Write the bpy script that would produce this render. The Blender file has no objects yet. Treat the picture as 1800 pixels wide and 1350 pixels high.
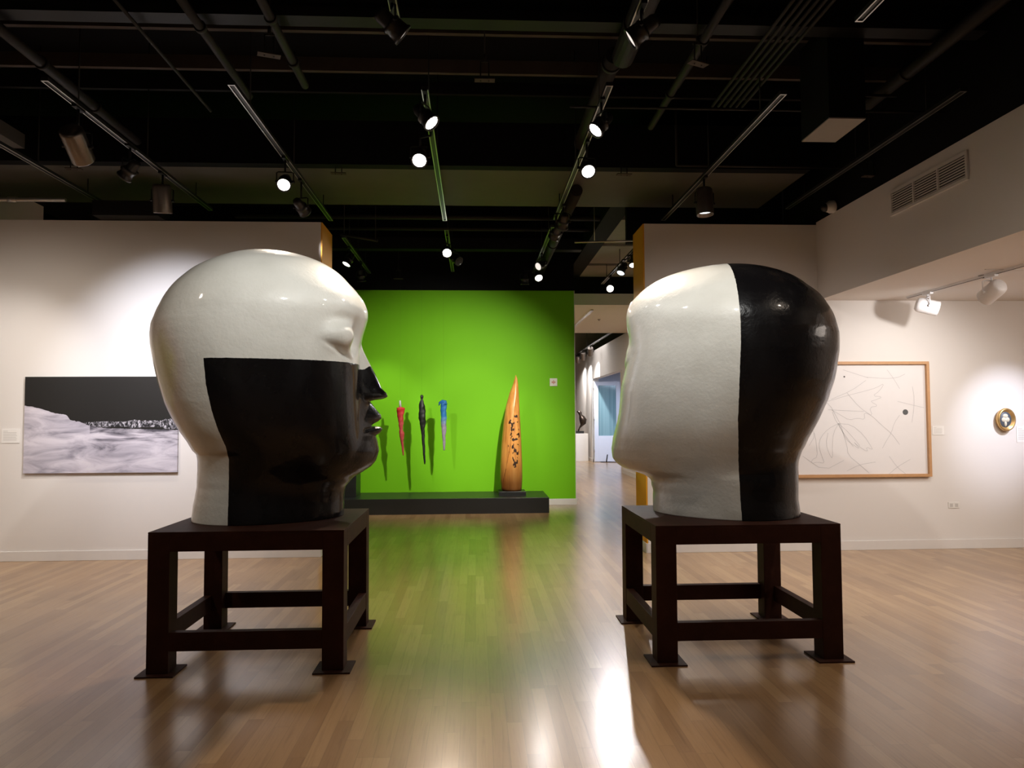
import bpy, bmesh, math, random
import numpy as np
from mathutils import Vector, Matrix
random.seed(7)
PI = math.pi
S = bpy.context.scene
COL = S.collection

# ------------------------------------------------------------------ camera
cam_d = bpy.data.cameras.new('camera'); cam = bpy.data.objects.new('camera', cam_d); COL.objects.link(cam)
cam_d.sensor_fit = 'HORIZONTAL'; cam_d.sensor_width = 36.0; cam_d.lens = 36.0 * 1300 / 1800
cam_d.clip_end = 200
YAW, PITCH, ROLL, EYE = math.radians(2.86), math.radians(2.55), math.radians(-.3), 1.65
CM = Matrix.Rotation(-YAW, 3, 'Z') @ Matrix.Rotation(PI/2 + PITCH, 3, 'X') @ Matrix.Rotation(ROLL, 3, 'Z')
cam.matrix_world = Matrix.Translation((0, 0, EYE)) @ CM.to_4x4()
S.camera = cam
# ------------------------------------------------------------------ world and exposure
W = bpy.data.worlds.new('world'); S.world = W; W.use_nodes = True
W.node_tree.nodes['Background'].inputs[0].default_value = (1.0, .86, .72, 1)
W.node_tree.nodes['Background'].inputs[1].default_value = .0
S.view_settings.view_transform = 'Standard'; S.view_settings.look = 'None'
S.view_settings.exposure = 1.0; S.view_settings.gamma = 1.0
try: S.view_settings.use_curve_mapping = False
except Exception: pass
WARM = (1, .83, .67); NEUT = (1, .95, .915); COOL = (.84, .87, 1.0)
def spot(name, loc, aim, power, angle, blend=.6, col=NEUT, rad=.05, parent=None):
    d = bpy.data.lights.new(name, 'SPOT'); d.energy = power; d.spot_size = math.radians(angle); d.spot_blend = blend
    d.color = col; d.shadow_soft_size = rad
    o = bpy.data.objects.new(name, d); COL.objects.link(o)
    v = (Vector(aim) - Vector(loc)).normalized()
    q = v.to_track_quat('-Z', 'Y')
    if parent: o.parent = parent; o.location = Vector(loc) - parent.location
    else: o.location = loc
    o.rotation_euler = q.to_euler(); return o
def area(name, loc, aim, power, sx, sy, col=NEUT):
    d = bpy.data.lights.new(name, 'AREA'); d.energy = power; d.shape = 'RECTANGLE'; d.size = sx; d.size_y = sy; d.color = col
    o = bpy.data.objects.new(name, d); COL.objects.link(o); o.location = loc
    o.rotation_euler = (Vector(aim) - Vector(loc)).normalized().to_track_quat('-Z', 'Y').to_euler(); return o
# unseen lamps without fixtures: two for the heads, then added fills
spot('unseen_lamp', (.15, 2.7, 4.15), (-1.7, 5.5, 2.35), 165, 42, 1, (1, .985, .94), .04)
spot('unseen_lamp', (.35, 2.7, 4.15), (2.0, 5.5, 2.35), 165, 42, 1, (1, .985, .94), .04)
spot('unseen_lamp', (.05, 6.3, 4.2), (.1, 6.7, 0), 110, 52, 1, WARM, .05)  # fill added to brighten the floor between the heads
for x, y, p in ((-5.2, 6.2, 100), (-3.6, 3.6, 34), (3.1, 3.4, 44)):
    spot('unseen_lamp', (x, y, 4.15), (x*1.0, y+1.6, 0), p, 140, 1, WARM, .06)  # wide fills added for the side floors and the header
for x, ax, p in ((-5.6, -5.3, 48), (-2.6, -3.1, 52), (3.0, 3.0, 46)):
    spot('unseen_lamp', (x, 5.8, 3.6), (ax, 8.95, 1.0), p, 92, 1, NEUT, .06)  # wall washes added to brighten the left and right walls
# unseen area lights filling the vestibule, side gallery and passage
area('vestibule_fill', (5.6, 24.0, 2.9), (5.0, 24.2, 0), 55, 1.2, 2.5, (.62, .76, 1.0))  # bluish area light
area('side_gallery_light', (6.4, 5.4, 3.0), (6.2, 6.6, 0), 80, 3.0, 2.5, (1, .87, .77))
area('passage_fill', (1.5, 17.5, 3.95), (1.8, 17.5, 0), 110, 2.5, 3.0, WARM)  # added fill under the soffit, no fixture there
area('passage_fill', (2.0, 25.0, 4.2), (2.2, 25.0, 0), 60, 2.5, 5.0, NEUT)  # added fill further down the passage

# ------------------------------------------------------------------ helpers
def ray(px, py):
    return CM @ Vector(((px-900)/1300, -(py-675)/1300, -1.0))
def at(px, py, x=None, y=None, z=None):
    d = ray(px, py); o = Vector((0, 0, EYE))
    t = x/d.x if x is not None else y/d.y if y is not None else (z-EYE)/d.z
    return o + t*d
class MB:
    def __init__(s): s.v = []; s.f = []; s.sm = []
    def add(s, vs, fs, smooth=False):
        o = len(s.v); s.v += [tuple(v) for v in vs]
        for f in fs: s.f.append(tuple(i+o for i in f)); s.sm.append(smooth)
        return s
    def box(s, x0, x1, y0, y1, z0, z1, m=None):
        vs = [Vector((x, y, z)) for z in (z0, z1) for y in (y0, y1) for x in (x0, x1)]
        if m is not None: vs = [m @ v for v in vs]
        return s.add(vs, [(0,2,3,1), (4,5,7,6), (0,1,5,4), (2,6,7,3), (0,4,6,2), (1,3,7,5)])
    def tube(s, pts, r, n=10, caps=True, smooth=True):
        pts = [Vector(p) for p in pts]; rs = r if isinstance(r, (list, tuple)) else [r]*len(pts)
        vs = []; up = None
        for i, p in enumerate(pts):
            t = (pts[min(i+1, len(pts)-1)] - pts[max(i-1, 0)]).normalized()
            if up is None: up = t.orthogonal().normalized()
            up = (up - t*up.dot(t)).normalized(); w = t.cross(up)
            for k in range(n):
                a = 2*PI*k/n; vs.append(p + rs[i]*(math.cos(a)*up + math.sin(a)*w))
        fs = [(i*n+k, i*n+(k+1) % n, (i+1)*n+(k+1) % n, (i+1)*n+k) for i in range(len(pts)-1) for k in range(n)]
        s.add(vs, fs, smooth)
        if caps:
            m = len(pts)-1
            s.add(vs[:n], [tuple(range(n))[::-1]]); s.add(vs[m*n:], [tuple(range(n))])
        return s
    def lathe(s, prof, o, axis, n=28, smooth=True):
        axis = Vector(axis).normalized(); u = axis.orthogonal().normalized(); w = axis.cross(u); o = Vector(o)
        vs = [o + axis*h + rr*(math.cos(2*PI*k/n)*u + math.sin(2*PI*k/n)*w) for h, rr in prof for k in range(n)]
        fs = [(i*n+k, i*n+(k+1) % n, (i+1)*n+(k+1) % n, (i+1)*n+k) for i in range(len(prof)-1) for k in range(n)]
        return s.add(vs, fs, smooth)
    def build(s, name, mat, parent=None, bevel=0, loc=None):
        me = bpy.data.meshes.new(name); me.from_pydata(s.v, [], s.f); me.update()
        me.polygons.foreach_set('use_smooth', s.sm)
        bm = bmesh.new(); bm.from_mesh(me); bmesh.ops.remove_doubles(bm, verts=bm.verts, dist=1e-6)
        bmesh.ops.recalc_face_normals(bm, faces=bm.faces); bm.to_mesh(me); bm.free()
        me.materials.append(mat)
        o = bpy.data.objects.new(name, me); COL.objects.link(o)
        if loc is not None:
            me.transform(Matrix.Translation(-Vector(loc))); o.location = loc
        if parent is not None:
            me.transform(Matrix.Translation(-parent.location)); o.parent = parent
        if bevel:
            b = o.modifiers.new('bevel', 'BEVEL'); b.width = bevel; b.segments = 2; b.limit_method = 'ANGLE'
        return o
def tag(o, label=None, cat=None, group=None, kind=None):
    if label: o['label'] = label
    if cat: o['category'] = cat
    if group: o['group'] = group
    if kind: o['kind'] = kind
    return o
def empty(name, loc, label, cat, group=None):
    o = bpy.data.objects.new(name, None); o.empty_display_size = .1; COL.objects.link(o); o.location = loc
    return tag(o, label, cat, group)
def struct(o): o['kind'] = 'structure'; return o

# ------------------------------------------------------------------ materials
class N:
    def __init__(s, name):
        s.m = bpy.data.materials.new(name); s.m.use_nodes = True; s.t = s.m.node_tree; s.b = s.t.nodes['Principled BSDF']
    def n(s, ty, **kw):
        x = s.t.nodes.new(ty)
        for k, v in kw.items():
            if k.startswith('i_'):
                k = k[2:]; k = int(k) if k.isdigit() else k.replace('_', ' ')
                x.inputs[k].default_value = v
            else: setattr(x, k, v)
        return x
    def l(s, a, b): s.t.links.new(a, b)
    def math(s, op, a, b=None, c=None):
        x = s.t.nodes.new('ShaderNodeMath'); x.operation = op
        for i, v in enumerate((a, b, c)):
            if v is None: continue
            if isinstance(v, (int, float)): x.inputs[i].default_value = v
            else: s.l(v, x.inputs[i])
        return x.outputs[0]
    def ramp(s, fac, stops, interp='LINEAR'):
        r = s.t.nodes.new('ShaderNodeValToRGB'); s.l(fac, r.inputs[0]); e = r.color_ramp.elements; r.color_ramp.interpolation = interp
        while len(e) < len(stops): e.new(.5)
        for k, (p, c) in enumerate(stops):
            e[k].position = p; e[k].color = (*c, 1) if len(c) == 3 else c
        return r.outputs[0]
    def mix(s, f, a, b):
        x = s.t.nodes.new('ShaderNodeMix'); x.data_type = 'RGBA'
        if isinstance(f, (int, float)): x.inputs[0].default_value = f
        else: s.l(f, x.inputs[0])
        for i, v in ((6, a), (7, b)):
            if isinstance(v, tuple): x.inputs[i].default_value = (*v, 1)
            else: s.l(v, x.inputs[i])
        return x.outputs[2]
    def noise(s, scale, detail=4, rough=.55, vec=None, out=0, dist=0):
        x = s.n('ShaderNodeTexNoise'); x.inputs['Scale'].default_value = scale; x.inputs['Detail'].default_value = detail
        x.inputs['Roughness'].default_value = rough; x.inputs['Distortion'].default_value = dist
        s.l(vec if vec is not None else s.obj(), x.inputs['Vector']); return x.outputs[out]
    def obj(s):
        if not hasattr(s, '_o'): s._o = s.n('ShaderNodeTexCoord').outputs['Object']
        return s._o
    def mapv(s, sc, loc=(0, 0, 0)):
        x = s.n('ShaderNodeMapping'); s.l(s.obj(), x.inputs[0]); x.inputs['Scale'].default_value = sc; x.inputs['Location'].default_value = loc
        return x.outputs[0]
    def bump(s, h, strength, dist=.01):
        x = s.n('ShaderNodeBump'); x.inputs['Strength'].default_value = strength; x.inputs['Distance'].default_value = dist
        s.l(h, x.inputs['Height']); s.l(x.outputs[0], s.b.inputs['Normal']); return x
    def set(s, **kw):
        for k, v in kw.items():
            k = k.replace('_', ' ')
            if k == 'Base Color' and isinstance(v, tuple): v = (*v, 1)
            if hasattr(v, 'is_linked'): s.l(v, s.b.inputs[k])
            else: s.b.inputs[k].default_value = v
        return s.m
def plain(name, col, rough=.6, metal=0., var=.08, scale=14., bump=.0, spec=.5):
    q = N(name); nz = q.noise(scale)
    f = q.mix(nz, tuple(c*(1-var) for c in col), tuple(min(1, c*(1+var)) for c in col))
    q.set(Base_Color=f, Roughness=rough, Metallic=metal, Specular_IOR_Level=spec)
    if bump: q.bump(nz, bump)
    return q.m
def emit(name, col, k):
    q = N(name); q.set(Base_Color=(.02, .02, .02)); q.b.inputs['Emission Color'].default_value = (*col, 1); q.b.inputs['Emission Strength'].default_value = k
    return q.m
M = {}
q = N('white_wall_paint'); nz = q.noise(60, 3); n2 = q.noise(.8, 3)
q.set(Base_Color=q.mix(n2, (.70, .665, .63), (.74, .705, .675)), Roughness=.75, Specular_IOR_Level=.25); q.bump(nz, .08, .004); M['white'] = q.m
q = N('green_wall_paint'); nz = q.noise(60, 3); n2 = q.noise(.8, 3)
q.set(Base_Color=q.mix(n2, (.165, .50, .004), (.178, .54, .005)), Roughness=.65, Specular_IOR_Level=.25); q.bump(nz, .08, .004); M['green'] = q.m
M['yellow'] = plain('yellow_wall_paint', (.80, .36, .008), .6, var=.03)
M['trim'] = plain('white_trim_paint', (.72, .69, .66), .45, var=.03)
M['deck'] = plain('black_ceiling_paint', (.0018, .0017, .0024), .8, spec=.2)
M['black'] = plain('black_metal_paint', (.005, .0047, .005), .55, spec=.3)
M['blackgloss'] = plain('black_fixture_metal', (.02, .019, .02), .3)
M['pipe'] = plain('dark_painted_pipe', (.016, .0135, .0115), .6, spec=.3)
M['duct'] = plain('grey_duct_board', (.085, .077, .066), .7, scale=3, var=.15)
M['panel'] = plain('light_grey_duct_panel', (.27, .24, .21), .7, scale=3, var=.1)
M['joist'] = plain('dark_timber_joist', (.05, .033, .023), .75, var=.3, scale=6)
M['track'] = plain('track_aluminium', (.50, .48, .45), .35, .9)
M['trackblack'] = plain('track_black_channel', (.012, .012, .012), .5)
M['can'] = plain('brushed_can_metal', (.22, .19, .17), .32, .85, var=.2, scale=9)
M['whitecan'] = plain('white_fixture_enamel', (.78, .78, .80), .35, var=.02)
M['lens'] = emit('lit_lens', (1, .95, .88), 5)
M['lenshot'] = emit('bright_lit_lens', (1, .96, .92), 10)
M['lenscool'] = emit('cool_lit_lens', (.8, .92, 1), 1.5)
M['lensdim'] = emit('dim_lens', (1, .9, .8), .5)
M['platform'] = plain('black_platform_laminate', (.014, .014, .014), .38, var=.2)
M['frame'] = plain('pale_oak_frame', (.50, .27, .12), .5, var=.15, scale=25)
M['paper'] = plain('white_drawing_paper', (.74, .71, .70), .8, var=.015)
M['ink'] = plain('grey_pencil_line', (.44, .43, .44), .9)
M['darkdot'] = plain('dark_grey_disc', (.10, .10, .10), .8)
M['label'] = plain('white_label_card', (.80, .78, .75), .8, var=.01)
M['print'] = plain('grey_label_print', (.56, .54, .52), .9, var=.01)
M['bronze'] = plain('dark_bronze', (.05, .035, .028), .22, .7, var=.4)
M['plastic'] = plain('white_plastic', (.72, .70, .66), .4, var=.01)
M['darkslot'] = plain('dark_opening', (.03, .028, .027), .8)
M['redtext'] = plain('red_print', (.55, .28, .22), .6)
M['gold'] = plain('gilt_frame_metal', (.62, .40, .16), .3, .75, var=.15, scale=60)
M['doorpaint'] = plain('pale_door_paint', (.62, .66, .78), .4, var=.02)
M['doorglass'] = None
q = N('teal_door_glass'); wv = q.mapv((9, 1, .05)); nz = q.noise(1.0, 3, vec=wv)
q.set(Base_Color=q.ramp(nz, [(.3, (.10, .20, .24)), (.5, (.22, .36, .42)), (.7, (.12, .22, .26))]), Roughness=.12); M['doorglass'] = q.m

# wooden strip floor
q = N('oak_strip_floor'); sx = q.n('ShaderNodeSeparateXYZ'); q.l(q.obj(), sx.inputs[0]); X, Y = sx.outputs[0], sx.outputs[1]
u = q.math('DIVIDE', X, .083); iu = q.math('FLOOR', u); fu = q.math('SUBTRACT', u, iu)
wn = q.n('ShaderNodeTexWhiteNoise', noise_dimensions='1D'); q.l(iu, wn.inputs['W'])
v = q.math('ADD', q.math('DIVIDE', Y, 1.15), q.math('MULTIPLY', wn.outputs[0], 7.3)); iv = q.math('FLOOR', v); fv = q.math('SUBTRACT', v, iv)
cv = q.n('ShaderNodeCombineXYZ'); q.l(iu, cv.inputs[0]); q.l(iv, cv.inputs[1])
w2 = q.n('ShaderNodeTexWhiteNoise', noise_dimensions='2D'); q.l(cv.outputs[0], w2.inputs['Vector'])
tint = q.ramp(w2.outputs[0], [(0, (.32, .180, .080)), (.35, (.385, .224, .101)), (.7, (.42, .25, .116)), (1, (.475, .298, .145))])
ofs = q.n('ShaderNodeVectorMath', operation='ADD'); mv = q.mapv((26, 1.1, 1)); q.l(mv, ofs.inputs[0])
sc3 = q.n('ShaderNodeVectorMath', operation='SCALE'); q.l(cv.outputs[0], sc3.inputs[0]); sc3.inputs['Scale'].default_value = 3.7; q.l(sc3.outputs[0], ofs.inputs[1])
gr = q.noise(1.6, 6, .6, vec=ofs.outputs[0], dist=.25)
grc = q.ramp(gr, [(.30, (.72, .68, .63)), (.5, (1, 1, 1)), (.72, (.86, .83, .79))])
mul = q.n('ShaderNodeMix', data_type='RGBA', blend_type='MULTIPLY'); mul.inputs[0].default_value = .85; q.l(tint, mul.inputs[6]); q.l(grc, mul.inputs[7])
e1 = q.math('MINIMUM', fu, q.math('SUBTRACT', 1, fu)); e2 = q.math('MINIMUM', fv, q.math('SUBTRACT', 1, fv))
gap = q.math('MAXIMUM', q.math('LESS_THAN', e1, .014), q.math('LESS_THAN', e2, .0012))
colr = q.mix(q.math('MULTIPLY', gap, .45), mul.outputs[2], (.12, .07, .035))
rg = q.noise(2.5, 3)
q.set(Base_Color=colr, Roughness=q.math('ADD', q.math('MULTIPLY', rg, .08), .27), Specular_IOR_Level=.55)
q.b.inputs['Coat Weight'].default_value = .55; q.b.inputs['Coat Roughness'].default_value = .19
q.bump(q.math('SUBTRACT', q.math('MULTIPLY', gr, .15), gap), .06, .0015); M['floor'] = q.m

# rusted steel
q = N('rusted_steel'); nz = q.noise(7, 6, .65); n2 = q.noise(1.6, 3)
q.set(Base_Color=q.mix(n2, q.ramp(nz, [(.3, (.026, .009, .005)), (.55, (.050, .017, .010)), (.75, (.090, .034, .019))]), (.038, .013, .008)), Roughness=.6, Metallic=0., Specular_IOR_Level=.12)
q.bump(nz, .15, .003); M['rust'] = q.m

# glazed ceramic: the vertex attribute «glaze» is a signed distance to the edge between the white and the black glaze
def ceramic(name, stain):
    q = N(name); a = q.n('ShaderNodeAttribute', attribute_name='glaze'); wob = q.noise(30, 2)
    d = q.math('ADD', a.outputs['Fac'], q.math('MULTIPLY', q.math('SUBTRACT', wob, .5), .006))
    k = q.math('GREATER_THAN', d, 0.0)
    w1 = q.noise(3.0, 5); white = q.ramp(w1, [(.3, (.67, .66, .60)), (.5, (.73, .72, .66)), (.75, (.76, .755, .70))])
    if stain:
        st = q.n('ShaderNodeAttribute', attribute_name='stain').outputs['Fac']; sn = q.noise(4.5, 5, .7, vec=q.mapv((1, 1, .45)))
        sy = q.ramp(q.math('MULTIPLY', st, q.math('ADD', sn, .35)), [(.25, (0, 0, 0)), (.8, (.75, .75, .75))])
        hue = q.ramp(q.math('ADD', st, q.math('MULTIPLY', q.math('SUBTRACT', sn, .5), .6)), [(.55, (.66, .47, .40)), (.85, (.66, .60, .22))])
        white = q.mix(sy, white, hue)
    colr = q.mix(k, white, (.005, .0045, .005))
    fine = q.noise(48, 3, .6); broad = q.noise(5, 3)
    h = q.math('ADD', q.math('MULTIPLY', fine, q.math('ADD', .30, q.math('MULTIPLY', k, .06))), q.math('MULTIPLY', broad, 1.2)); pat = q.ramp(q.noise(3.2, 4, .6, vec=q.mapv((1.3, 1.3, .7), (4, 2, 1))), [(.42, (0, 0, 0)), (.62, (1, 1, 1))])
    q.set(Base_Color=colr, Roughness=q.math('ADD', .46, q.math('MULTIPLY', k, q.math('SUBTRACT', q.math('MULTIPLY', pat, .20), .27))), Specular_IOR_Level=q.math('SUBTRACT', .5, q.math('MULTIPLY', k, .3)), Coat_Weight=q.math('SUBTRACT', .75, q.math('MULTIPLY', k, .45)))
    q.b.inputs['Coat Roughness'].default_value = .055
    q.bump(h, .36, .015); return q.m
M['ceramicL'] = ceramic('black_and_white_glaze', True)
M['ceramicR'] = ceramic('white_and_black_glaze', False)

# ------------------------------------------------------------------ setting
ZT = 4.02
f = struct(MB().box(-8, 9.5, -4.5, 33, -.05, 0).build('floor', M['floor']))
struct(MB().box(-8, -1.86, 8.97, 9.60, 0, ZT).build('wall_left', M['white']))
struct(MB().box(-1.86, -1.845, 8.975, 9.60, 0, ZT-.001).build('trim_1', M['yellow']))
struct(MB().box(2.085, 9.5, 8.92, 9.50, 0, ZT).build('wall_right', M['white']))
struct(MB().box(2.07, 2.085, 8.925, 9.50, 0, ZT-.001).build('trim_2', M['yellow']))
struct(MB().box(-6.0, 1.88, 13.89, 14.2, 0, ZT+.02).build('wall_back', M['green']))
struct(MB().box(1.88, 1.892, 13.885, 14.2, 0, ZT+.02).build('trim_3', M['trim']))
struct(MB().box(-8.2, -8, -4.5, 14, 0, 5.6).build('wall_west', M['white']))
struct(MB().box(-8, 9.5, -4.7, -4.5, 0, 5.6).build('wall_front', M['white']))
struct(MB().box(9.5, 9.7, -4.7, 9.5, 0, 5.6).build('wall_east', M['white']))
# header over the opening of the side gallery, and that gallery's lower ceiling
struct(MB().box(4.25, 4.45, -4.5, 8.92, 3.075, 4.05).build('wall_header', M['white']))
struct(MB().box(4.262, 4.45, -4.5, 9.9, 4.05, 5.6).build('trim_5', M['deck']))
struct(MB().box(4.45, 9.5, -4.5, 8.92, 3.075, 3.2).build('ceiling_side', M['white']))
struct(MB().box(-8.2, 9.7, -4.7, 34, 5.6, 5.7).build('ceiling', M['deck']))
# black upper wall above the painted walls
struct(MB().box(2.085, 4.262, 9.95, 10.05, ZT, 5.6).build('trim_4', M['deck']))
# passage behind: side wall, opening, far wall, soffit
struct(MB().box(4.28, 4.5, 9.50, 21.45, 0, ZT).build('wall_passage', M['white']))
struct(MB().box(4.28, 4.5, 21.45, 26.75, 3.02, ZT).build('wall_lintel', M['white']))
struct(MB().box(4.28, 4.5, 26.75, 33, 0, ZT).build('wall_far_side', M['white']))
struct(MB().box(-6, 9.5, 33, 33.2, 0, 5.6).build('wall_far', M['white']))
struct(MB().box(7.0, 7.2, 20.5, 28, 0, 4).build('wall_vestibule', M['doorpaint']))
struct(MB().box(4.5, 7.0, 27.6, 27.8, 0, 4).build('wall_vestibule_back', M['doorpaint']))
struct(MB().box(4.5, 7.0, 20.5, 27.8, 3.3, 3.4).build('ceiling_vestibule', M['white']))
struct(MB().box(-3, 4.28, 15.4, 20.6, 4.0, 4.24).build('ceiling_soffit', M['white']))
struct(MB().box(-6, 4.5, 15.45, 15.6, 4.24, 5.6).build('trim_6', M['deck']))
struct(MB().box(-6, 1.88, 13.9, 14.0, ZT+.02, 5.6).build('trim_7', M['deck']))
# baseboards
bb = .115
struct(MB().box(-8, -1.845, 8.955, 8.97, 0, bb).box(-1.845, -1.833, 8.955, 9.6, 0, bb).build('baseboard_left', M['trim'], bevel=.003))
struct(MB().box(2.06, 9.5, 8.905, 8.92, 0, bb).box(2.055, 2.07, 8.905, 9.5, 0, bb).build('baseboard_right', M['trim'], bevel=.003))
struct(MB().box(-6, 1.905, 13.875, 13.885, 0, bb).build('baseboard_back', M['trim'], bevel=.003))
struct(MB().box(4.265, 4.28, 9.5, 21.45, 0, bb).box(4.265, 4.28, 26.75, 33, 0, bb).build('baseboard_passage', M['trim']))

# door leaf in the passage
d = empty('door_1', (4.32, 26.7, 0), None, None); struct(d)
fr = MB()
for a in ((4.32, 4.47, .02, 2.92), (5.12, 5.27, .02, 2.92)): fr.box(a[0], a[1], 26.68, 26.73, a[2], a[3])
fr.box(4.47, 5.12, 26.68, 26.73, .02, .95); fr.box(4.47, 5.12, 26.68, 26.73, 2.78, 2.92)
fr.build('door_leaf', M['doorpaint'], d, bevel=.004)
MB().box(4.47, 5.12, 26.70, 26.71, .95, 2.78).build('door_glass', M['doorglass'], d)
h = MB()
for z in (.35, 1.5, 2.6): h.tube([(4.31, 26.67, z), (4.31, 26.67, z+.13)], .014)
h.build('hinge', M['track'], d)
struct(MB().box(4.26, 4.30, 26.75, 26.9, 0, 2.98).box(4.26, 4.28, 21.40, 21.5, 0, 2.98).build('door_frame_1', M['trim']))

# ------------------------------------------------------------------ the two ceramic heads
HEAD_TABLES = {
  'L': dict(H=1.9983, z=[0.0, 0.04, 0.08, 0.12, 0.16, 0.2, 0.24, 0.28, 0.32, 0.36, 0.4, 0.44, 0.48, 0.5, 0.57, 0.64, 0.71, 0.78, 0.85, 0.92, 0.99, 1.06, 1.13, 1.2, 1.27, 1.34, 1.41, 1.48, 1.55, 1.62, 1.69, 1.76, 1.83, 1.9],
    xf=[0.555, 0.56, 0.558, 0.557, 0.559, 0.564, 0.577, 0.583, 0.63, 0.661, 0.69, 0.696, 0.7, 0.699, 0.689, 0.68, 0.675, 0.67, 0.665, 0.663, 0.662, 0.662, 0.662, 0.664, 0.665, 0.681, 0.703, 0.724, 0.729, 0.721, 0.703, 0.689, 0.697, 0.709],
    xb=[-0.528, -0.524, -0.519, -0.515, -0.506, -0.501, -0.493, -0.493, -0.491, -0.489, -0.49, -0.491, -0.499, -0.523, -0.562, -0.609, -0.648, -0.682, -0.713, -0.734, -0.755, -0.772, -0.788, -0.8, -0.812, -0.816, -0.809, -0.784, -0.758, -0.742, -0.729, -0.714, -0.706, -0.681],
    w=[0.44, 0.432, 0.424, 0.42, 0.42, 0.42, 0.42, 0.434, 0.452, 0.47, 0.493, 0.516, 0.539, 0.55, 0.568, 0.585, 0.601, 0.608, 0.615, 0.622, 0.629, 0.636, 0.643, 0.65, 0.657, 0.66, 0.66, 0.66, 0.655, 0.648, 0.641, 0.633, 0.624, 0.615]),
  'R': dict(H=1.8942, z=[0.0, 0.04, 0.08, 0.12, 0.16, 0.2, 0.24, 0.28, 0.32, 0.36, 0.4, 0.44, 0.48, 0.5, 0.57, 0.64, 0.71, 0.78, 0.85, 0.92, 0.99, 1.06, 1.13, 1.2, 1.27, 1.34, 1.41, 1.48, 1.55, 1.62, 1.69, 1.76, 1.83, 1.9],
    xf=[0.547, 0.551, 0.551, 0.55, 0.546, 0.56, 0.558, 0.612, 0.775, 0.833, 0.862, 0.864, 0.863, 0.857, 0.846, 0.825, 0.804, 0.789, 0.778, 0.77, 0.755, 0.735, 0.715, 0.698, 0.691, 0.695, 0.705, 0.728, 0.759, 0.792, 0.805, 0.838, 0.892, 0.892],
    xb=[-0.543, -0.54, -0.535, -0.531, -0.532, -0.533, -0.534, -0.535, -0.536, -0.536, -0.539, -0.551, -0.565, -0.579, -0.61, -0.648, -0.685, -0.715, -0.748, -0.77, -0.794, -0.809, -0.819, -0.831, -0.835, -0.833, -0.816, -0.807, -0.798, -0.8, -0.786, -0.802, -0.809, -0.809],
    w=[0.44, 0.432, 0.424, 0.42, 0.42, 0.42, 0.42, 0.434, 0.452, 0.47, 0.493, 0.516, 0.539, 0.55, 0.568, 0.585, 0.601, 0.608, 0.615, 0.622, 0.629, 0.636, 0.643, 0.65, 0.657, 0.66, 0.66, 0.66, 0.655, 0.648, 0.641, 0.629, 0.616, 0.603]),
}

def sstep(a, b, x):
    t = np.clip((x-a)/(b-a), 0, 1); return t*t*(3-2*t)
FACE = [  # ridges on the middle line: amplitude and half width over height
 dict(z=[.855, .868, .882, .90, .925, .955, 1.08, 1.2, 1.31, 1.42], a=[0, .012, .125, .168, .186, .187, .130, .064, .010, 0],
      w=[.13, .14, .15, .155, .155, .15, .115, .085, .06, .05], p=1.7, q=.8),
 dict(z=[.22, .30, .36, .48, .56, .60, .66, .76, .84, .90, .96], a=[0, .055, .10, .125, .12, .112, .115, .105, .09, .06, 0],
      w=[.34, .34, .33, .32, .30, .28, .27, .26, .25, .24, .22], p=2.0, q=1.7),
 dict(z=[.69, .705, .73, .76, .80, .86, .90], a=[0, .030, .062, .060, .035, .008, 0], w=[.18, .19, .19, .17, .13, .09, .06], p=1.5, q=1.1),
 dict(z=[.595, .615, .645, .662, .676], a=[0, .034, .060, .046, 0], w=[.14, .17, .18, .18, .17], p=1.8, q=1.2),
]
MOUTH_Z = .682
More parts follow.
